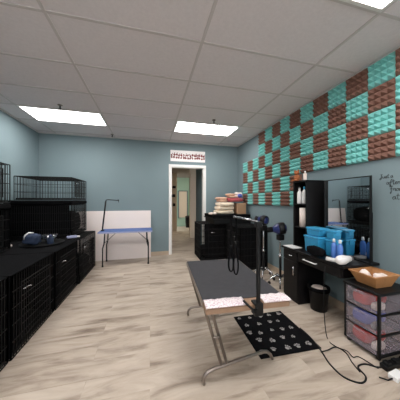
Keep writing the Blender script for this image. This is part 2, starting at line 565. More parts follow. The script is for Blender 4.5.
FX = -1.09
crate('black wire crate on the floor at the far end of the left row', -2.22, FX + 0.02, 3.50, 4.44, 0, 0.70, 'x', pad=0.30, r=0.0035, pitch=0.03)
crate('covered black crate on the floor, second from the far end of the left row', -2.22, FX, 2.73, 3.49, 0, 0.70, 'x', cover=True, pad=0.1)
crate('covered black crate on the floor, third from the far end of the left row', -2.22, FX - .01, 1.96, 2.72, 0, 0.70, 'x', cover=True, pad=0.1)
crate('covered black crate on the floor at the left edge, nearest the viewer', -2.22, FX - .02, 1.19, 1.95, 0, 0.70, 'x', cover=True, pad=0.1)
crate('black wire crate in the middle of the far left stack, under the open topmost crate', -2.20, -1.25, 3.70, 4.50, 0.712, 1.24, 'x', liner=(-2.19, -1.285), pad=0.4, r=0.0035, pitch=0.03)
crate('open black wire crate on top of the far left stack, seen against the wall', -2.06, -1.25, 3.72, 4.50, 1.318, 1.70, 'x', pitch=0.042, r=0.0032)
crate('small covered black crate at the left edge of the photo, under the topmost near crate', -2.22, -1.66, 2.05, 2.95, 0.712, 1.21, 'x', cover=True)
crate('small open black wire crate topmost at the left edge of the photo', -2.22, -1.66, 2.07, 2.95, 1.284, 1.755, 'x', pitch=0.045, r=0.0035)
crate('black wire crate on the floor beside the doorway, under the towels', 1.06, 2.20, 4.20, 4.80, 0, 0.80, '-y', liner=(1.16, 2.19), pad=0.25, r=0.0038, pitch=0.03)
crate('black wire crate against the right wall behind the blue dryers', 1.62, 2.20, 3.42, 4.15, 0, 0.80, '-x', liner=(1.63, 2.19), pad=0.25, r=0.0038, pitch=0.03)

tag(MB().rbox(-2.19, -1.24, 3.705, 4.50, 1.242, 1.314, 0.02, 3).build('crate_mat', M['blackcloth']), 'thick black mat between the two upper crates of the far left stack', 'mat', 'black mats between crates')
tag(MB().rbox(-2.21, -1.65, 2.06, 2.95, 1.212, 1.28, 0.02, 3).build('crate_mat', M['blackcloth']), 'thick black mat between the two crates at the left edge', 'mat', 'black mats between crates')

# things on top of the left crates
o = MB().lathe([(0.0, 0.0), (0.30, 0.0), (0.34, 0.02), (0.345, 0.03), (0.335, 0.03), (0.29, 0.008), (0, 0.008)], n=36)
o.xf(Matrix.Scale(0.75, 4))
tag(o.build('round_tray', M['black'], None, (-1.46, 3.26, 0.702)), 'shallow black tray on the left crates, holding the blue pouch', 'tray')
t = thing('pet_pouch', 'dark blue pouch with a pale strap on the black tray', 'pouch', (-1.56, 3.20, 0.711))
MB().blob((0, 0, 0.075), 0.10, 0.07, 0.075, seed=2, amp=0.25, p=0.8).build('body', M['navydark'], t)
MB().tube([(-0.07, -0.04, 0.08), (-0.05, -0.06, 0.14), (-0.03, -0.02, 0.165), (0.0, 0.03, 0.155)], 0.011, 6).build('strap', M['white'], t)
t = thing('metal_bowl', 'small shiny steel bowl beside the dark blue pouch', 'bowl', (-1.42, 3.36, 0.711))
MB().lathe([(0.04, 0), (0.07, 0.05), (0.085, 0.10), (0.089, 0.10), (0.078, 0.05), (0.035, 0.008), (0.0, 0.008)], n=24).build('basin', M['chrome'], t)
MB().lathe([(0.088, 0.096), (0.098, 0.1), (0.098, 0.106), (0.086, 0.106)], n=24).build('rim', M['chrome'], t)
t = thing('spray_canister', 'blue canister standing on the black tray', 'canister', (-1.35, 3.22, 0.711))
MB().lathe([(0.035, 0), (0.038, 0.01), (0.038, 0.085), (0.02, 0.1)], n=18).build('body', M['navydark'], t)
MB().lathe([(0.018, 0.1), (0.018, 0.118), (0.012, 0.124)], n=14).build('cap', M['navy'], t)
t = thing('hair_clipper', 'white and lavender hair clipper lying at the far end of the left crates', 'clipper', (-1.22, 3.66, 0.702), R(20))
MB().rbox(-0.08, 0.06, -0.022, 0.022, 0.0, 0.04, 0.012).build('body', M['lavender'], t)
MB().rbox(0.06, 0.10, -0.02, 0.02, 0.008, 0.03, 0.004).build('blade', M['white'], t)
MB().tube([(-0.08, 0, 0.018), (-0.15, 0.03, 0.006), (-0.2, -0.05, 0.005), (-0.13, -0.10, 0.005), (0.02, -0.08, 0.005)], 0.005, 6).build('cord', M['black'], t)
t = thing('comb_case', 'flat white comb case on the left crates behind the near stack', 'case', (-1.90, 3.12, 0.702), R(25))
MB().rbox(-0.14, 0.14, -0.03, 0.03, 0, 0.022, 0.006).build('body', M['paleclothes'], t)
MB().rbox(0.09, 0.13, -0.032, 0.032, 0.004, 0.024, 0.004).build('clasp', M['chrome'], t)

# ------------------------------------------------------------------ white board, blue table
bd = MB().box(-1.60, 0.02, 0, 0.018, 0, 1.08)
bd.xf(Matrix.Translation((0, 4.745, 0)) @ Matrix.Rotation(R(-5.6), 4, 'X'))
tag(bd.build('wall_board', M['board']), 'large white board leaning on the back wall behind the blue table', 'board')

t = thing('folding_table', 'small blue-topped folding table with dark legs before the white board', 'table', (-0.47, 4.47, 0))
MB().rbox(-0.515, 0.515, -0.23, 0.22, 0.665, 0.695, 0.01).build('tabletop', M['bluetop'], t)
MB().rbox(-0.518, 0.518, -0.234, -0.23, 0.66, 0.69, 0.0015).build('edge_band', M['lavender'], t)
for sx in (-1, 1):
    for y in (-0.19, 0.19):
        MB().tube([(sx * 0.40, y * 0.9, 0.662), (sx * 0.41, y * 0.95, 0.45), (sx * 0.435, y, 0.36), (sx * 0.435, y, 0.012)], 0.012).lathe([(0.016, 0), (0.017, 0.03)], (sx * 0.435, y, 0), 10).build('leg', M['black'], t)
    MB().tube([(sx * 0.20, 0, 0.655), (sx * 0.405, 0, 0.46)], 0.008).tube([(sx * 0.41, -0.18, 0.46), (sx * 0.41, 0.18, 0.46)], 0.008).build('brace', M['greytube'], t)
T_ = Matrix.Translation((-0.46, -0.07, 0.696))
gp = MB().tube([(0, 0, 0.05), (0.06, 0, 0.60)], 0.015).xf(T_).build('grooming_arm', M['black'], t)
MB().rbox(-0.03, 0.03, -0.03, 0.03, 0.0, 0.02, 0.003).tube([(0, 0, 0.01), (0, 0, 0.05)], 0.014).xf(T_).build('clamp', M['black'], gp)
MB().tube([(0.06, 0, 0.60), (0.07, 0, 0.625), (0.10, 0, 0.63), (0.30, -0.02, 0.615)], 0.009).xf(T_).build('cross_arm', M['black'], gp)
MB().tube([(0.30, -0.02, 0.615), (0.31, -0.02, 0.59), (0.305, -0.02, 0.575)], 0.006).lathe([(0.0, 0), (0.018, 0.008), (0.018, 0.02), (0, 0.028)], (0.30, -0.02, 0.607), 10).xf(T_).build('hook', M['black'], gp)

# ------------------------------------------------------------------ sign above the doorway
t = thing('door_sign', 'white banner sign with red-brown markings above the doorway', 'sign', (0.915, YB, 2.40))
MB().box(-0.435, 0.435, -0.012, 0, -0.135, 0.135).build('panel', M['signwhite'], t)
rnd = random.Random(4)
pm = MB()


def disc(mb, x, z, rx, rz, y=-0.0135, n=10, rot=0):
    vs = [(x, y, z)]
    for k in range(n):
        a_ = 2 * math.pi * k / n
        u_, v_ = rx * math.cos(a_), rz * math.sin(a_)
        vs.append((x + u_ * math.cos(rot) - v_ * math.sin(rot), y, z + u_ * math.sin(rot) + v_ * math.cos(rot)))
    mb.add(vs, [(0, 1 + k, 1 + (k + 1) % n) for k in range(n)])


for i in range(15):
    x = -0.40 + 0.8 * i / 14
    for z, s in ((0.018, 0.026), (-0.045, 0.024)):
        s *= 1.25
        zz = z + rnd.uniform(-.012, .012)
        disc(pm, x + rnd.uniform(-.008, .008), zz, s * rnd.uniform(.6, .95), s * rnd.uniform(.7, 1.1), rot=rnd.uniform(-.6, .6))
        if rnd.random() < 0.7:
            disc(pm, x + rnd.uniform(-.02, .02), zz + s * 1.2, s * .3, s * .45, rot=rnd.uniform(-.6, .6))
pm.build('printed_marks', M['signred'], t)

# dark things on the hallway wall and floor
for i, (x, z, ww, hh, lab) in enumerate(((0.98, 1.86, 0.07, 0.05, 'topmost small dark plaque on the hallway partition'), (0.95, 1.50, 0.08, 0.06, 'second small dark plaque from the top on the hallway partition'), (0.98, 1.12, 0.05, 0.06, 'lowest small dark plaque on the hallway partition'))):
    tag(MB().rbox(x - ww, x + ww, 8.375, 8.40, z - hh, z + hh, 0.006).build('wall_plaque', M['black']), lab, 'plaque', 'plaques in the hallway')
t = thing('hall_bin', 'dark bin standing on the hallway floor by the green wall', 'bin', (1.78, 9.5, 0))
MB().lathe([(0.11, 0), (0.14, 0.5), (0.145, 0.5), (0.13, 0.46), (0.1, 0.02), (0, 0.02)], n=18).build('body', M['black'], t)
MB().lathe([(0.146, 0.5), (0.14, 0.53), (0.05, 0.57), (0, 0.575)], n=18).build('lid', M['black'], t)

# ------------------------------------------------------------------ towels on the crates by the doorway
t = thing('folded_crate', 'flat black folded crate lying on the crates beside the doorway', 'folded crate', (1.74, 4.40, 0.80))
MB().rbox(-0.42, 0.45, -0.34, 0.34, 0.0, 0.10, 0.01).build('tray', M['black'], t)
lattice(MB(), (-0.45, -0.36, 0.11), (1, 0, 0), (0, 1, 0), 0.9, 0.72, 0.11, 0.05, 0.004).build('wire_panel', M['blackwire'], t)
lattice(MB(), (-0.45, -0.36, 0.13), (1, 0, 0), (0, 1, 0), 0.9, 0.72, 0.11, 0.05, 0.004).build('side_panel', M['blackwire'], t)
MB().rbox(-0.44, 0.44, -0.35, 0.35, 0.14, 0.20, 0.012).build('folded_pad', M['blackcloth'], t)
zt = 1.002


def towel(x, y, z, rx, ry, rz, m, seed, label, layers=2, name='folded_towel'):
    mb = MB()
    for k in range(layers):
        h = rz / layers
        mb.blob((0.01 * ((k * 7 + seed) % 3 - 1), 0.006 * (k % 2), h + 2 * h * k * 0.97), rx * (1 - 0.04 * ((seed + k) % 3)), ry, h, seed + k, 0.13, 5, 0.5)
    tag(mb.build(name, m, None, (x, y, z)), label, 'towel', 'towels piled on the crates')


towel(1.66, 4.33, zt, 0.22, 0.17, 0.135, M['cream'], 3, 'thick cream folded towel at the bottom of the pile by the doorway', 3)
tag(MB().rbox(-0.11, 0.11, -0.13, 0.13, 0, 0.245, 0.008).build('cardboard_box', M['cardboard'], None, (2.02, 4.30, zt)), 'small brown cardboard box at the right of the towel pile', 'box')
towel(1.915, 4.33, zt + 0.274, 0.19, 0.15, 0.045, M['rosetowel'], 6, 'thin rose red towel in the middle of the pile by the doorway', 1)
towel(1.59, 4.34, zt + 0.274, 0.115, 0.14, 0.055, M['peach'], 8, 'peach towel on top of the cream towel, left side of the pile', 2)
towel(1.815, 4.33, zt + 0.368, 0.09, 0.13, 0.05, M['peach'], 11, 'peach towel on top of the rose red towel, middle of the pile', 2)
towel(2.01, 4.36, zt + 0.368, 0.085, 0.09, 0.065, M['tissue'], 13, 'white towel topmost at the right of the pile', 2)
tag(MB().blob((0, 0, 0.045), 0.055, 0.035, 0.045, 5, .1).build('blue_cloth', M['bluecloth'], None, (2.0, 4.225, zt + 0.368)), 'small blue cloth tucked beside the topmost white towel', 'cloth')
tag(MB().blob((0, 0, 0.022), 0.09, 0.05, 0.022, 5, .1, p=.6).build('white_cloth', M['tissue'], None, (1.335, 4.20, zt)), 'small white cloth at the left edge of the folded crate', 'cloth')


# ------------------------------------------------------------------ stand dryers
def dryer(x, y, zh, aim, label, big=1.0):
    t = thing('stand_dryer', label, 'dryer', (x, y, 0), 0, 'blue pet dryers on stands')
    for k in range(5):
        a_ = 2 * math.pi * k / 5 + 0.3
        c_, s_ = math.cos(a_), math.sin(a_)
        lg = MB().tube([(0.02 * c_, 0.02 * s_, 0.13), (0.08 * c_, 0.08 * s_, 0.14), (0.14 * c_, 0.14 * s_, 0.10), (0.17 * c_, 0.17 * s_, 0.05)], 0.014).build('leg', M['chrome'], t)
        MB().lathe([(0.024, -0.010), (0.026, 0), (0.024, 0.010)], (0.17 * c_, 0.17 * s_, 0.026), 12, (-s_, c_, 0)).build('caster', M['black'], lg)
    MB().tube([(0, 0, 0.10), (0, 0, 0.45)], 0.019).build('lower_pole', M['black'], t)
    MB().tube([(0, 0, 0.45), (0, 0, zh - 0.05)], 0.013).lathe([(0.026, -.02), (0.026, .02)], (0, 0, 0.45), 12).build('upper_pole', M['chrome'], t)
    d_ = Vector(aim).normalized()
    c = Vector((0, 0, zh))
    s = big
    MB().lathe([(0.0, -0.105 * s), (0.05 * s, -0.10 * s), (0.085 * s, -0.06 * s), (0.098 * s, 0.0), (0.09 * s, 0.05 * s), (0.06 * s, 0.10 * s), (0.05 * s, 0.12 * s)], c, 22, d_).build('motor_housing', M['navy'], t)
    MB().lathe([(0.046 * s, 0.11 * s), (0.046 * s, 0.2 * s), (0.052 * s, 0.21 * s), (0.04 * s, 0.21 * s), (0.036 * s, 0.12 * s)], c, 18, d_).build('nozzle', M['black'], t)
    MB().lathe([(0.09 * s, -0.075 * s), (0.1 * s, -0.06 * s), (0.104 * s, 0.0), (0.1 * s, 0.02 * s), (0.097 * s, 0.0)], c, 22, d_).build('intake_ring', M['black'], t)
    MB().rbox(-0.05, 0.05, -0.04, 0.04, zh - 0.18, zh - 0.09, 0.012).build('control_box', M['black'], t)


dryer(1.90, 3.08, 0.975, (-0.3, 0.9, 0.12), 'blue stand dryer farther back, beside the crate along the right wall', 0.8)
dryer(1.97, 2.72, 0.875, (-0.85, 0.5, -0.15), 'blue stand dryer with a large dark head, nearest the black cabinet', 0.92)

# ------------------------------------------------------------------ salon station along the right wall
t = thing('grooming_station', 'black wooden counter with cabinet, drawer and shelf tower along the right wall', 'counter', (1.99, 1.97, 0))
ox, oy = -1.99, -1.97


def W_(x0, x1, y0, y1, z0, z1, r=0.003):
    return MB().rbox(x0 + ox, x1 + ox, y0 + oy, y1 + oy, z0, z1, r, 1)


W_(1.775, 2.225, 1.50, 2.43, 0.665, 0.69).build('countertop', M['espresso'], t)
W_(1.815, 2.215, 2.14, 2.42, 0.0, 0.664).build('cabinet_body', M['espresso'], t)
dr = W_(1.797, 1.814, 2.15, 2.41, 0.53, 0.655).build('drawer', M['espresso'], t)
MB().tube([(1.797 + ox, 2.22 + oy, .60), (1.772 + ox, 2.22 + oy, .60), (1.772 + ox, 2.30 + oy, .60), (1.797 + ox, 2.30 + oy, .60)], 0.006).build('handle', M['chrome'], dr)
dd = W_(1.797, 1.814, 2.15, 2.41, 0.04, 0.52).build('door', M['espresso'], t)
MB().tube([(1.797 + ox, 2.185 + oy, .52 - .05), (1.770 + ox, 2.185 + oy, .47), (1.770 + ox, 2.185 + oy, .36), (1.797 + ox, 2.185 + oy, .36)], 0.006).build('handle', M['chrome'], dd)
W_(1.815, 2.215, 1.55, 2.139, 0.555, 0.664).build('drawer_case', M['espresso'], t)
dr = W_(1.795, 1.814, 1.555, 2.13, 0.555, 0.655).build('drawer', M['espresso'], t)
MB().tube([(1.795 + ox, 1.84 + oy, .61), (1.770 + ox, 1.84 + oy, .61), (1.770 + ox, 2.02 + oy, .61), (1.795 + ox, 2.02 + oy, .61)], 0.007).build('handle', M['white'], dr)
W_(2.10, 2.215, 1.55, 1.57, 0.0, 0.554).build('support_panel', M['espresso'], t)
tw = MB()
for (x0, x1, y0, y1, z0, z1) in ((1.92, 2.215, 2.125, 2.143, .691, 1.575), (1.92, 2.215, 2.35, 2.368, .691, 1.575), (1.92, 2.215, 2.144, 2.349, 1.557, 1.575), (2.205, 2.215, 2.144, 2.349, .691, 1.556)):
    tw.box(x0 + ox, x1 + ox, y0 + oy, y1 + oy, z0, z1)
tw.build('shelf_tower', M['espresso'], t)
for z in (0.95, 1.255):
    W_(1.922, 2.204, 2.144, 2.349, z, z + 0.016, 0.002).build('shelf', M['espresso'], t)

# mirror
t = thing('wall_mirror', 'large tall mirror standing on the black counter against the right wall', 'mirror', (2.10, 1.752, 0.692))
MB().box(-0.012, -0.004, -0.258, 0.258, 0.012, 0.858).build('glass', M['mirror'], t)
f = MB().box(-0.02, 0.0, -0.268, -0.258, 0, 0.868).box(-0.02, 0.0, 0.258, 0.268, 0, 0.868).box(-0.02, 0, -0.258, 0.258, 0, 0.012).box(-0.014, 0, -0.258, 0.258, 0.858, 0.868)
MB().box(-0.004, 0.0, -0.258, 0.258, 0.012, 0.858).rbox(0.0, 0.11, -0.2, 0.2, 0, 0.5, 0.004, 1).build('back_panel', M['black'], t)
f.build('frame', M['black'], t)


# on the station
def bottle(x, y, z, r, h, mb_, mc, label, name='bottle', group=None, trigger=False):
    t = thing(name, label, 'bottle', (x, y, z), 0, group)
    MB().lathe([(r * .9, 0), (r, .006), (r, h * .66), (r * .75, h * .76), (r * .38, h * .8), (r * .38, h * .84)], n=18).build('body', mb_, t)
    MB().lathe([(r * .48, h * .84), (r * .48, h * .96), (r * .35, h)], n=14).build('cap', mc, t)
    return t


bottle(1.965, 2.30, 1.271, 0.03, 0.215, M['white'], M['white'], 'white bottle on the upper shelf of the tower, left one', group='bottles in the shelf tower')
bottle(1.965, 2.215, 1.271, 0.026, 0.225, M['white'], M['bluelid'], 'white bottle with a blue cap on the upper shelf of the tower, right one', group='bottles in the shelf tower')
t = thing('paper_roll', 'tall pale paper roll on the lower shelf of the tower', 'paper roll', (2.0, 2.25, 0.966))
MB().lathe([(0.02, 0), (0.062, 0), (0.062, 0.25), (0.02, 0.25), (0.02, 0)], n=22).build('sheets', M['tissue'], t)
MB().lathe([(0.0195, 0.001), (0.0195, 0.249), (0.016, 0.249), (0.016, 0.001), (0.0195, 0.001)], n=16).build('core', M['cardboard'], t)
bottle(1.955, 2.19, 1.576, 0.022, 0.12, M['tissue'], M['white'], 'small pale bottle standing on top of the shelf tower')
t = thing('plush_toy', 'small brown plush toy sitting on top of the shelf tower', 'toy', (1.945, 2.325, 1.576))
MB().blob((0, 0, 0.045), 0.04, 0.042, 0.045, 3, 0.06).build('body', M['plush'], t)
MB().blob((-0.005, 0, 0.115), 0.032, 0.034, 0.03, 4, 0.05, flat=False).build('head', M['plush'], t)
for s in (-1, 1):
    MB().blob((-0.005, s * 0.032, 0.14), 0.012, 0.013, 0.016, 5, 0.05, flat=False).build('ear', M['plush'], t)
    MB().blob((-0.045, s * 0.025, 0.012), 0.028, 0.014, 0.012, 6, 0.05).build('leg', M['plush'], t)

tag(MB().box(-0.07, 0.07, -0.10, 0.10, 0, 0.006).build('paper_stack', M['white'], None, (1.862, 2.31, 0.6905)), 'white papers on the far end of the black counter', 'papers')


def bin_(x0, x1, y0, y1, z0, z1, label):
    cx, cy = (x0 + x1) / 2, (y0 + y1) / 2
    t = thing('storage_bin', label, 'bin', (cx, cy, z0), 0, 'blue plastic bins on the counter')
    a_, b_, h = (x1 - x0) / 2, (y1 - y0) / 2, z1 - z0
    mb = MB().rbox(-a_, a_, -b_, b_, 0, h - 0.024, 0.014, 3)
    for v_i, p in enumerate(mb.v):
        k = 0.86 + 0.12 * p[2] / h
        mb.v[v_i] = (p[0] * k, p[1] * k, p[2])
    mb.build('tub', M['bluebin'], t)
    MB().rbox(-a_, a_, -b_, b_, h - 0.0235, h - 0.001, 0.007).build('lid', M['bluelid'], t)
    for s in (-1, 1):
        MB().rbox(-0.025, 0.025, s * (b_ + 0.001) - 0.004, s * (b_ + 0.001) + 0.004, h - 0.06, h - 0.005, 0.003).build('clip', M['bluelid'], t)


bin_(1.86, 2.04, 1.88, 2.112, 0.691, 0.89, 'large blue plastic bin on the counter in front of the shelf tower')
bin_(1.88, 2.03, 1.89, 2.10, 0.891, 0.99, 'small blue plastic bin stacked on the large bin before the tower')
bin_(1.93, 2.068, 1.755, 1.868, 0.691, 0.88, 'large blue plastic bin on the counter behind the blue bottles')
bin_(1.935, 2.063, 1.76, 1.863, 0.881, 0.985, 'small blue plastic bin stacked on the bin behind the blue bottles')
bottle(1.89, 1.71, 0.691, 0.027, 0.22, M['bluebottle'], M['white'], 'blue bottle with white cap on the counter, left of the pair', group='blue bottles on the counter')
bottle(1.89, 1.64, 0.691, 0.027, 0.22, M['bluebottle'], M['white'], 'blue bottle with white cap on the counter, right of the pair', group='blue bottles on the counter')
tag(MB().blob((0, 0, 0.058), 0.052, 0.11, 0.055, 4, 0.2, 6, 0.85).build('black_bag', M['blackcloth'], None, (1.80, 1.86, 0.691)), 'crumpled black cloth bag on the counter before the blue bins', 'bag')
t = thing('hair_dryer', 'white hair dryer lying on the near half of the counter', 'hair dryer', (1.83, 1.555, 0.691), R(-62))
MB().lathe([(0.0, -0.08), (0.03, -0.078), (0.043, -0.05), (0.045, 0.0), (0.034, 0.05), (0.029, 0.09), (0.025, 0.09)], (0, 0, 0.046), 20, (0.35, 1, 0)).build('barrel', M['white'], t)
MB().tube([(-0.01, -0.01, 0.035), (-0.07, 0.0, 0.025), (-0.145, 0.015, 0.022)], [0.024, 0.02, 0.021], 12).build('grip', M['white'], t)
MB().lathe([(0.02, 0.088), (0.026, 0.09), (0.03, 0.115), (0.026, 0.115), (0.02, 0.09)], (0, 0, 0.046), 16, (0.35, 1, 0)).build('nozzle', M['greycloth'], t)
tag(MB().blob((0, 0, 0.018), 0.06, 0.04, 0.018, 9, 0.2, 7, 0.7).build('grey_cloth', M['greycloth'], None, (2.00, 1.66, 0.691)), 'crumpled grey cloth on the near end of the counter below the mirror', 'cloth')

# trash can
t = thing('trash_can', 'small round black trash can on the floor beside the black cabinet', 'trash can', (1.985, 2.005, 0))
MB().lathe([(0.088, 0), (0.112, 0.265), (0.118, 0.27), (0.118, 0.276), (0.108, 0.276), (0.085, 0.012), (0, 0.012)], n=26).build('can', M['black'], t)
MB().lathe([(0.119, 0.235), (0.121, 0.27), (0.117, 0.28), (0.106, 0.279), (0.098, 0.2), (0, 0.19)], n=26).build('liner', M['blackcloth'], t)
tag(MB().blob((0, 0, 0.04), 0.085, 0.085, 0.04, 12, 0.2, 8).build('waste_paper', M['tissue'], None, (1.985, 2.005, 0.20)), 'crumpled pale waste paper inside the black trash can', 'paper')

# ------------------------------------------------------------------ drawer tower, basket
DTX, DTY = (1.80, 2.19), (1.215, 1.522)
cx, cy = (DTX[0] + DTX[1]) / 2, (DTY[0] + DTY[1]) / 2
t = thing('drawer_tower', 'black plastic cart with three clear drawers under the tan basket', 'drawer cart', (cx, cy, 0))
a_, b_ = (DTX[1] - DTX[0]) / 2, (DTY[1] - DTY[0]) / 2
top = MB().rbox(-a_ - 0.012, a_ + 0.006, -b_ - 0.012, b_ + 0.004, 0.535, 0.56, 0.01, 3)
top.build('top', M['black'], t)
fr = MB()
for sx in (-1, 1):
    for sy in (-1, 1):
        fr.rbox(sx * (a_ - 0.011) - 0.011, sx * (a_ - 0.011) + 0.011, sy * (b_ - 0.011) - 0.011, sy * (b_ - 0.011) + 0.011, 0.03, 0.535, 0.004, 1)
for z in (0.032, 0.198, 0.366):
    for sy in (-1, 1):
        fr.box(-a_ + 0.022, a_ - 0.022, sy * (b_ - 0.008) - 0.006, sy * (b_ - 0.008) + 0.006, z, z + 0.014)
    for sx in (-1, 1):
        fr.box(sx * (a_ - 0.008) - 0.006, sx * (a_ - 0.008) + 0.006, -b_ + 0.022, b_ - 0.022, z, z + 0.014)
fr.box(-a_ + 0.015, a_ - 0.015, -b_ + 0.015, b_ - 0.015, 0.030, 0.036)
fr.build('frame', M['black'], t)
for sx in (-1, 1):
    for sy in (-1, 1):
        MB().tube([(sx * (a_ - 0.03), sy * (b_ - 0.03) - 0.012, 0.0165), (sx * (a_ - 0.03), sy * (b_ - 0.03) + 0.012, 0.0165)], 0.0163, 12).build('caster', M['black'], t)
cont = [('red_towels', 'red cloth seen through the bottom clear drawer', M['red'], 0.05, 'pinkcloth', 'paleclothes'),
        ('blue_towels', 'blue patterned cloth seen through the middle clear drawer', M['bluecloth'], 0.216, 'red', 'greycloth'),
        ('pink_towels', 'red and pink cloth seen through the top clear drawer', M['red'], 0.384, 'pinkcloth', 'paleclothes')]
for k, z in enumerate((0.050, 0.216, 0.384)):
    zh = 0.143
    m_ = MB()
    # bowed front
    n = 8
    vs, fs = [], []
    for i in range(n + 1):
        y = -b_ + 0.026 + (2 * b_ - 0.052) * i / n
        bow = 0.014 * (1 - (2 * i / n - 1) ** 2) + 0.004
        for zz in (z, z + zh):
            vs += [(-a_ - bow, y, zz), (-a_ - bow + 0.004, y, zz)]
    for i in range(n):
        o_ = 4 * i
        fs += [(o_, o_ + 4, o_ + 6, o_ + 2), (o_ + 1, o_ + 3, o_ + 7, o_ + 5), (o_ + 2, o_ + 6, o_ + 7, o_ + 3), (o_, o_ + 1, o_ + 5, o_ + 4)]
    m_.add(vs, fs)
    for sy in (-1, 1):
        m_.box(-a_ + 0.002, a_ - 0.02, sy * (b_ - 0.017) - 0.002, sy * (b_ - 0.017) + 0.002, z, z + zh)
    m_.box(-a_ + 0.002, a_ - 0.02, -b_ + 0.019, b_ - 0.019, z, z + 0.003).box(a_ - 0.024, a_ - 0.02, -b_ + 0.019, b_ - 0.019, z + .003, z + zh)
    d_ = m_.build('drawer', M['clear'], t)
    MB().rbox(-a_ - 0.025, -a_ - 0.012, -0.05, 0.05, z + zh - 0.022, z + zh - 0.008, 0.004).build('pull', M['clear'], d_)
    nm, lab, mt, z_, m2, m3 = cont[k]
    tag(MB().blob((0, 0, 0.058), 0.135, 0.075, 0.058, 20 + k, 0.06, 5, 0.5).build('folded_cloth', mt, None, (cx - 0.05, cy + 0.03, z + 0.0035)), lab, 'cloth', 'cloths in the clear drawers')
    tag(MB().blob((0, 0, 0.03), 0.06, 0.026, 0.03, 30 + k, 0.06, 5, 0.5).build('folded_cloth', M[m3], None, (cx - 0.11, cy - 0.085, z + 0.0035)),
        'pale cloth bundle at the near side of the %s clear drawer' % ('bottom', 'middle', 'top')[k], 'cloth', 'cloths in the clear drawers')

t = thing('wooden_basket', 'tan open wooden basket on top of the clear drawer cart', 'basket', (1.968, 1.378, 0.561))


def frustum(bx, by, tx, ty, z0, z1):
    return [(-bx, -by, z0), (bx, -by, z0), (bx, by, z0), (-bx, by, z0), (-tx, -ty, z1), (tx, -ty, z1), (tx, ty, z1), (-tx, ty, z1)]


mb = MB()
o8 = frustum(0.088, 0.082, 0.138, 0.112, 0.0, 0.10)
i8 = frustum(0.082, 0.076, 0.131, 0.105, 0.008, 0.10)
mb.add(o8 + i8, [(0, 3, 2, 1), (0, 1, 5, 4), (1, 2, 6, 5), (2, 3, 7, 6), (3, 0, 4, 7),
                 (8, 9, 10, 11), (8, 12, 13, 9), (9, 13, 14, 10), (10, 14, 15, 11), (11, 15, 12, 8),
                 (4, 5, 13, 12), (5, 6, 14, 13), (6, 7, 15, 14), (7, 4, 12, 15)])
mb.build('body', M['wicker'], t)
rm = MB()
rm.box(-0.146, -0.13, -0.118, 0.118, 0.098, 0.107).box(0.13, 0.146, -0.118, 0.118, 0.098, 0.107).box(-0.13, 0.13, -0.118, -0.104, 0.098, 0.107).box(-0.13, 0.13, 0.104, 0.118, 0.098, 0.107)
rm.build('rim', M['wicker'], t)
for i, (x, y, z, rx, ry, rz_, lab) in enumerate(((1.93, 1.43, 0.61, 0.055, 0.045, 0.045, 'crumpled white cloth in the tan basket, far one'), (1.99, 1.335, 0.61, 0.06, 0.045, 0.045, 'crumpled white cloth in the tan basket, near one'))):
    tag(MB().blob((0, 0, 0.0), rx, ry, rz_, 40 + i, 0.2, 8).build('white_cloth', M['tissue'], None, (x, y, z + 0.015)), lab, 'cloth', 'white cloths in the basket')

# ------------------------------------------------------------------ grooming table in the middle
TZ = 0.60
t = thing('grooming_table', 'long grooming table with a black rubber top on folding steel legs', 'grooming table', (0.695, 1.77, 0), R(-3.3))
hw, hl = 0.308, 0.52
MB().rbox(-hw, hw, -hl, hl, TZ - 0.042, TZ - 0.003, 0.004, 1).build('tabletop', M['woodedge'], t)
MB().rbox(-hw + .002, hw - .002, -hl + 0.095, hl - .002, TZ - 0.0028, TZ + 0.003, 0.002, 1).build('rubber_mat', M['rubber'], t)
MB().rbox(-hw - .004, -hw, -hl + .09, hl, TZ - 0.043, TZ + 0.002, 0.0015, 1).build('edge_trim', M['greytube'], t)
MB().rbox(hw, hw + .004, -hl + .09, hl, TZ - 0.043, TZ + 0.002, 0.0015, 1).build('edge_trim', M['greytube'], t)
gtable = t
for sy, fl, fr_ in ((-1, -0.417, -0.30), (1, 0.45, 0.45)):
    fy = (fl + fr_) / 2
    fat = lambda x: fy + (fr_ - fl) * x / 0.6
    ft = MB()
    ft.tube([(x, fat(x), z) for x, z in ((-0.30, .013), (-0.305, .04), (-0.295, .07), (-0.265, .092), (-0.22, .098), (0.16, .098), (0.22, .095), (0.25, .085), (0.28, .055), (0.30, .013))], 0.0125, 10)
    ft.build('foot', M['greytube'], t)
    ty = sy * 0.43
    for xt, xb in ((-0.295, -0.165), (-0.25, -0.12)):
        MB().tube([(xt, ty, TZ - 0.043), (xt * .97, ty * .97, TZ - 0.08), (xb, fat(xb), 0.11)], 0.012, 10).build('leg', M['greytube'], t)
    MB().tube([(-0.235, ty * .45 + fat(-.2) * .55, 0.33), (-0.18, ty * .45 + fat(-.2) * .55, 0.33)], 0.008).build('brace', M['greytube'], t)


# arm on that table
def on_table(x, y):
    c_, s_ = math.cos(R(-3.3)), math.sin(R(-3.3))
    return (0.695 + x * c_ - y * s_, 1.77 + x * s_ + y * c_)


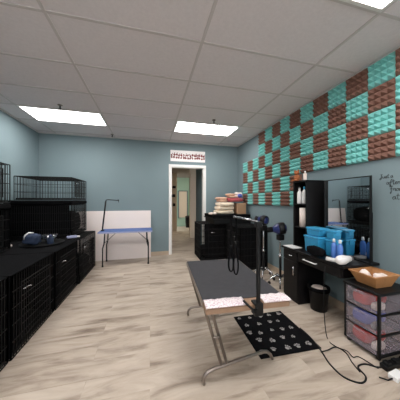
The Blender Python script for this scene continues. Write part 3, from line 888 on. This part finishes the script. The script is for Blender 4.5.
ax, ay, az = 0.055, -0.537, TZ - 0.003
T_ = Matrix.Translation((ax, ay, az))
gp = MB().rbox(-0.0115, 0.0115, -0.012, 0.012, -0.01, 0.565, 0.004).xf(T_).build('grooming_arm', M['black'], gtable)
MB().rbox(-0.03, 0.03, -0.012, 0.05, 0.0045, 0.02, 0.003).rbox(-0.03, 0.03, -0.014, -0.0125, -0.06, 0.02, 0.0005).rbox(-0.03, 0.03, -0.014, 0.05, -0.066, -0.046, 0.003).xf(T_).build('clamp', M['black'], gp)
MB().tube([(-0.02, -0.015, -0.02), (-0.05, -0.02, -0.012), (-0.085, 0.0, 0.02), (-0.10, 0.02, 0.035)], 0.008).xf(T_).build('clamp_lever', M['black'], gp)
MB().tube([(0, 0.004, 0.555), (0, 0.02, 0.573), (-0.02, 0.08, 0.578), (-0.075, 0.27, 0.588)], 0.0085).xf(T_).build('cross_arm', M['chrome'], gp)
MB().rbox(-0.02, 0.02, -0.02, 0.026, 0.535, 0.575, 0.004).xf(T_).build('joint', M['black'], gp)


def loop(x, y, ztop, zj, zbot, wdt, label, grp='grooming nooses on the arm'):
    mb = MB()
    t = thing('grooming_noose', label, 'noose', (x, y, ztop), 0, grp)
    MB().tube([(0, 0, 0.012), (0.004, 0, -0.02), (0, 0, zj - ztop)], 0.0065, 6).tube([(0.0, -0.012, 0), (0, 0, 0.014), (0, 0.012, 0), (0, 0, -0.014)], 0.004, 6, True).build('strap', M['blackcloth'], t)
    n = 20
    pts = []
    for k in range(n):
        a2 = 2 * math.pi * k / n
        pts.append((wdt * math.sin(a2) * (0.6 + 0.4 * (1 - math.cos(a2)) / 2), 0.01 * math.sin(2 * a2), (zj - ztop) - (zj - zbot) * (1 - math.cos(a2)) / 2))
    MB().tube(pts, 0.0065, 6, True).build('loop', M['blackcloth'], t)
    MB().rbox(-0.012, 0.012, -0.008, 0.008, zj - ztop - 0.012, zj - ztop + 0.012, 0.003).build('slider', M['black'], t)


nx, ny = on_table(-0.012, -0.29)
loop(nx, ny, 1.172, 0.98, 0.725, 0.02, 'long black noose hanging low over the long grooming table')
nx, ny = on_table(-0.052, -0.285)
loop(nx, ny, 1.16, 0.95, 0.75, 0.022, 'shorter black noose hanging left of the long noose')


# printed cloths over the near end
def strip(x0, x1, label, seed):
    mb = MB()
    n, k = 14, 8
    rr = random.Random(seed)
    prof = [(-hl + 0.105, 0.006), (-hl + 0.08, 0.008), (-hl + 0.05, 0.008), (-hl + 0.02, 0.007), (-hl + 0.008, 0.006), (-hl + 0.002, 0.005), (-hl - 0.003, 0.003)]
    vs = []
    top_, bot_ = [], []
    for i in range(n + 1):
        x = x0 + (x1 - x0) * i / n
        wv = 0.004 * rr.random()
        for j, (y, z) in enumerate(prof):
            yy = y + (rr.uniform(-.006, .006) if j == 0 else 0)
            vs.append((x, yy, TZ + z + wv * (1 if j < 4 else 0.3)))
    for i in range(n + 1):
        for j, (y, z) in enumerate(prof):
            q = vs[i * len(prof) + j]
            vs.append((q[0], q[1] + 0, q[2] - 0.004))
    P = len(prof)
    off = (n + 1) * P
    fs = []
    for i in range(n):
        for j in range(P - 1):
            fs.append((i * P + j, (i + 1) * P + j, (i + 1) * P + j + 1, i * P + j + 1))
            fs.append((off + i * P + j, off + i * P + j + 1, off + (i + 1) * P + j + 1, off + (i + 1) * P + j))
        fs.append((i * P, off + i * P, off + (i + 1) * P, (i + 1) * P))
        fs.append((i * P + P - 1, (i + 1) * P + P - 1, off + (i + 1) * P + P - 1, off + i * P + P - 1))
    for j in range(P - 1):
        fs.append((j, j + 1, off + j + 1, off + j))
        q = n * P
        fs.append((q + j, off + q + j, off + q + j + 1, q + j + 1))
    mb.add(vs, fs, True)
    o = mb.build('printed_cloth', M['print'], None, (0.695, 1.77, 0.0025))
    o.rotation_euler = (0, 0, R(-3.3))
    tag(o, label, 'cloth', 'printed cloths on the near end of the table')


strip(-hw + 0.002, -0.02, 'pink and white printed cloth over the near table end, left of the arm', 1)
strip(0.108, hw + 0.01, 'pink and white printed cloth over the near table end, right of the arm', 2)

# ------------------------------------------------------------------ paw print mat on the floor
t = thing('floor_mat', 'black floor mat with pale paw prints beside the long table', 'mat', (1.20, 1.77, 0), R(-2))
MB().rbox(-0.30, 0.29, -0.30, 0.31, 0.0, 0.008, 0.003, 1).build('pad', M['blackcloth'], t)
rnd = random.Random(12)


def fdisc(mb, x, y, rx, ry, rot):
    vs = [(x, y, 0.0092)]
    for k in range(10):
        a2 = 2 * math.pi * k / 10
        u_, v_ = rx * math.cos(a2), ry * math.sin(a2)
        vs.append((x + u_ * math.cos(rot) - v_ * math.sin(rot), y + u_ * math.sin(rot) + v_ * math.cos(rot), 0.0092))
    mb.add(vs, [(0, 1 + k, 1 + (k + 1) % 10) for k in range(10)])


for i in range(5):
    for j in range(5):
        x = -0.24 + 0.118 * i + (0.04 if j % 2 else -0.01) + rnd.uniform(-.012, .012)
        y = -0.24 + 0.122 * j + rnd.uniform(-.015, .015)
        if x > 0.26:
            continue
        ro = rnd.uniform(-1.2, 1.2)
        s = rnd.choice((0.7, 0.85, 1.0)) * 0.9
        pw = MB()
        fdisc(pw, x, y, 0.021 * s, 0.017 * s, ro)
        for k in range(4):
            aa = ro + math.pi / 2 + (k - 1.5) * 0.55
            fdisc(pw, x + 0.033 * s * math.cos(aa), y + 0.033 * s * math.sin(aa), 0.011 * s, 0.0075 * s, aa)
        pw.build('paw_print', M['pawwhite'], t)



# ------------------------------------------------------------------ cords and power strip
def smooth(pts, n=6):
    P = [Vector(p) for p in pts]
    P = [P[0] * 2 - P[1]] + P + [P[-1] * 2 - P[-2]]
    out = []
    for i in range(1, len(P) - 2):
        for k in range(n):
            u_ = k / n
            a2, b2, c2, d2 = P[i - 1], P[i], P[i + 1], P[i + 2]
            out.append(0.5 * ((2 * b2) + (c2 - a2) * u_ + (2 * a2 - 5 * b2 + 4 * c2 - d2) * u_ ** 2 + (3 * b2 - a2 - 3 * c2 + d2) * u_ ** 3))
    out.append(P[-2])
    return out


def cord(pts, r, label, name='extension_cord'):
    tag(MB().tube(smooth(pts), r, 8).build(name, M['black']), label, 'cord', 'black cords on the floor')


cord([(1.484, 1.731, 0.015), (1.489, 1.605, 0.006), (1.454, 1.454, 0.006), (1.399, 1.302, 0.006), (1.397, 1.181, 0.006), (1.470, 1.113, 0.006), (1.556, 1.142, 0.006), (1.588, 1.225, 0.006), (1.671, 1.234, 0.006), (1.733, 1.189, 0.006), (1.786, 1.168, 0.012)], 0.006,
     'thick black cord looping across the floor below the clear drawer cart')
cord([(1.765, 1.70, 0.63), (1.74, 1.69, 0.5), (1.71, 1.66, 0.2), (1.647, 1.566, 0.006), (1.600, 1.438, 0.018), (1.648, 1.366, 0.018), (1.641, 1.307, 0.012), (1.70, 1.30, .006), (1.72, 1.17, .012)], 0.004,
     'thin black cord hanging down from the counter drawer to the floor')
cord([(1.423, 1.413, 0.016), (1.499, 1.415, 0.018), (1.604, 1.442, 0.006), (1.634, 1.409, 0.006), (1.631, 1.351, 0.006), (1.589, 1.275, 0.006), (1.556, 1.186, 0.006)], 0.0045,
     'short thin black cord curving over the floor beside the mat corner')
t = thing('power_strip', 'black power strip on the floor at the right edge below the drawer cart', 'power strip', (1.93, 1.165, 0), R(0))
MB().rbox(-0.17, 0.17, -0.027, 0.027, 0, 0.038, 0.006).build('body', M['black'], t)
for k in range(3):
    MB().rbox(-0.13 + 0.09 * k - 0.02, -0.13 + 0.09 * k + 0.02, -0.02, 0.02, 0.038, 0.055, 0.004).build('plug', M['black'], t)
MB().rbox(0.12, 0.145, -0.012, 0.012, 0.037, 0.043, 0.002).build('switch', M['signred'], t)
t = thing('power_adapter', 'white power adapter lying on the floor before the black power strip', 'adapter', (1.775, 1.085, 0), R(8))
MB().rbox(-0.055, 0.055, -0.03, 0.03, 0, 0.034, 0.006).build('body', M['white'], t)
MB().tube([(-0.055, 0, 0.015), (-0.09, 0.01, 0.006), (-0.12, 0.05, 0.005)], 0.005, 6).build('cord', M['black'], t)

# ------------------------------------------------------------------ handwriting on the right wall
# strokes in (u, w): u runs along the wall towards the viewer, w is up
t = thing('wall_lettering', 'dark handwritten lettering on the right wall beside the mirror', 'lettering', (XR - 0.001, 1.52, 1.5))
LET = {
    'J': (0.7, [[(.45, 1.0), (.42, .3), (.3, -.3), (.1, -.35), (.0, -.1), (.3, .1)], [(.2, 1.0), (.7, 1.02)]]),
    'u': (0.6, [[(0, .5), (.05, .1), (.2, 0), (.4, .2), (.45, .5), (.45, .1), (.58, .05)]]),
    's': (0.5, [[(0, .05), (.25, .55), (.4, .2), (.3, 0), (.1, .02), (.5, .1)]]),
    't': (0.45, [[(.2, 1.0), (.15, .2), (.25, 0), (.45, .12)], [(-.02, .68), (.45, .72)]]),
    'a': (0.6, [[(.42, .45), (.2, .52), (.02, .25), (.15, .0), (.38, .2), (.44, .5), (.44, .1), (.6, .08)]]),
    'f': (0.5, [[(.5, .85), (.35, 1.05), (.22, .8), (.18, -.3), (.08, -.5), (.0, -.3), (.25, -.05)], [(-.02, .45), (.48, .5)]]),
    'e': (0.5, [[(.05, .25), (.38, .35), (.25, .55), (.05, .3), (.15, .02), (.5, .12)]]),
    'r': (0.5, [[(0, .1), (.12, .55), (.18, .42), (.4, .48), (.35, .1), (.5, .06)]]),
    'o': (0.55, [[(.25, .5), (.04, .3), (.15, .0), (.38, .15), (.35, .45), (.22, .5), (.55, .42)]]),
    'm': (0.9, [[(0, 0), (.06, .5), (.1, .1), (.28, .5), (.34, .1), (.5, .5), (.6, .1), (.85, .06)]]),
    'w': (0.8, [[(0, .5), (.1, .05), (.3, .4), (.38, .05), (.6, .5), (.8, .45)]]),
    'p': (0.6, [[(.1, .55), (.05, -.5)], [(.08, .4), (.35, .5), (.42, .2), (.2, .02), (.08, .1)]]),
    ' ': (0.3, []),
}
for word, u0, w0, sc in (('Just a', 0.005, 0.035, 0.037), ('after', 0.065, -0.03, 0.045), ('from', 0.095, -0.095, 0.048), ('at', 0.115, -0.175, 0.055)):
    mb = MB()
    u = u0
    for ch in word:
        adv, strokes = LET[ch]
        for st in strokes:
            mb.tube(smooth([(0, -(u + a2 * sc), w0 + b2 * sc) for a2, b2 in st], 4), 0.0027, 5)
        u += adv * sc
    mb.build('word', M['ink'], t)
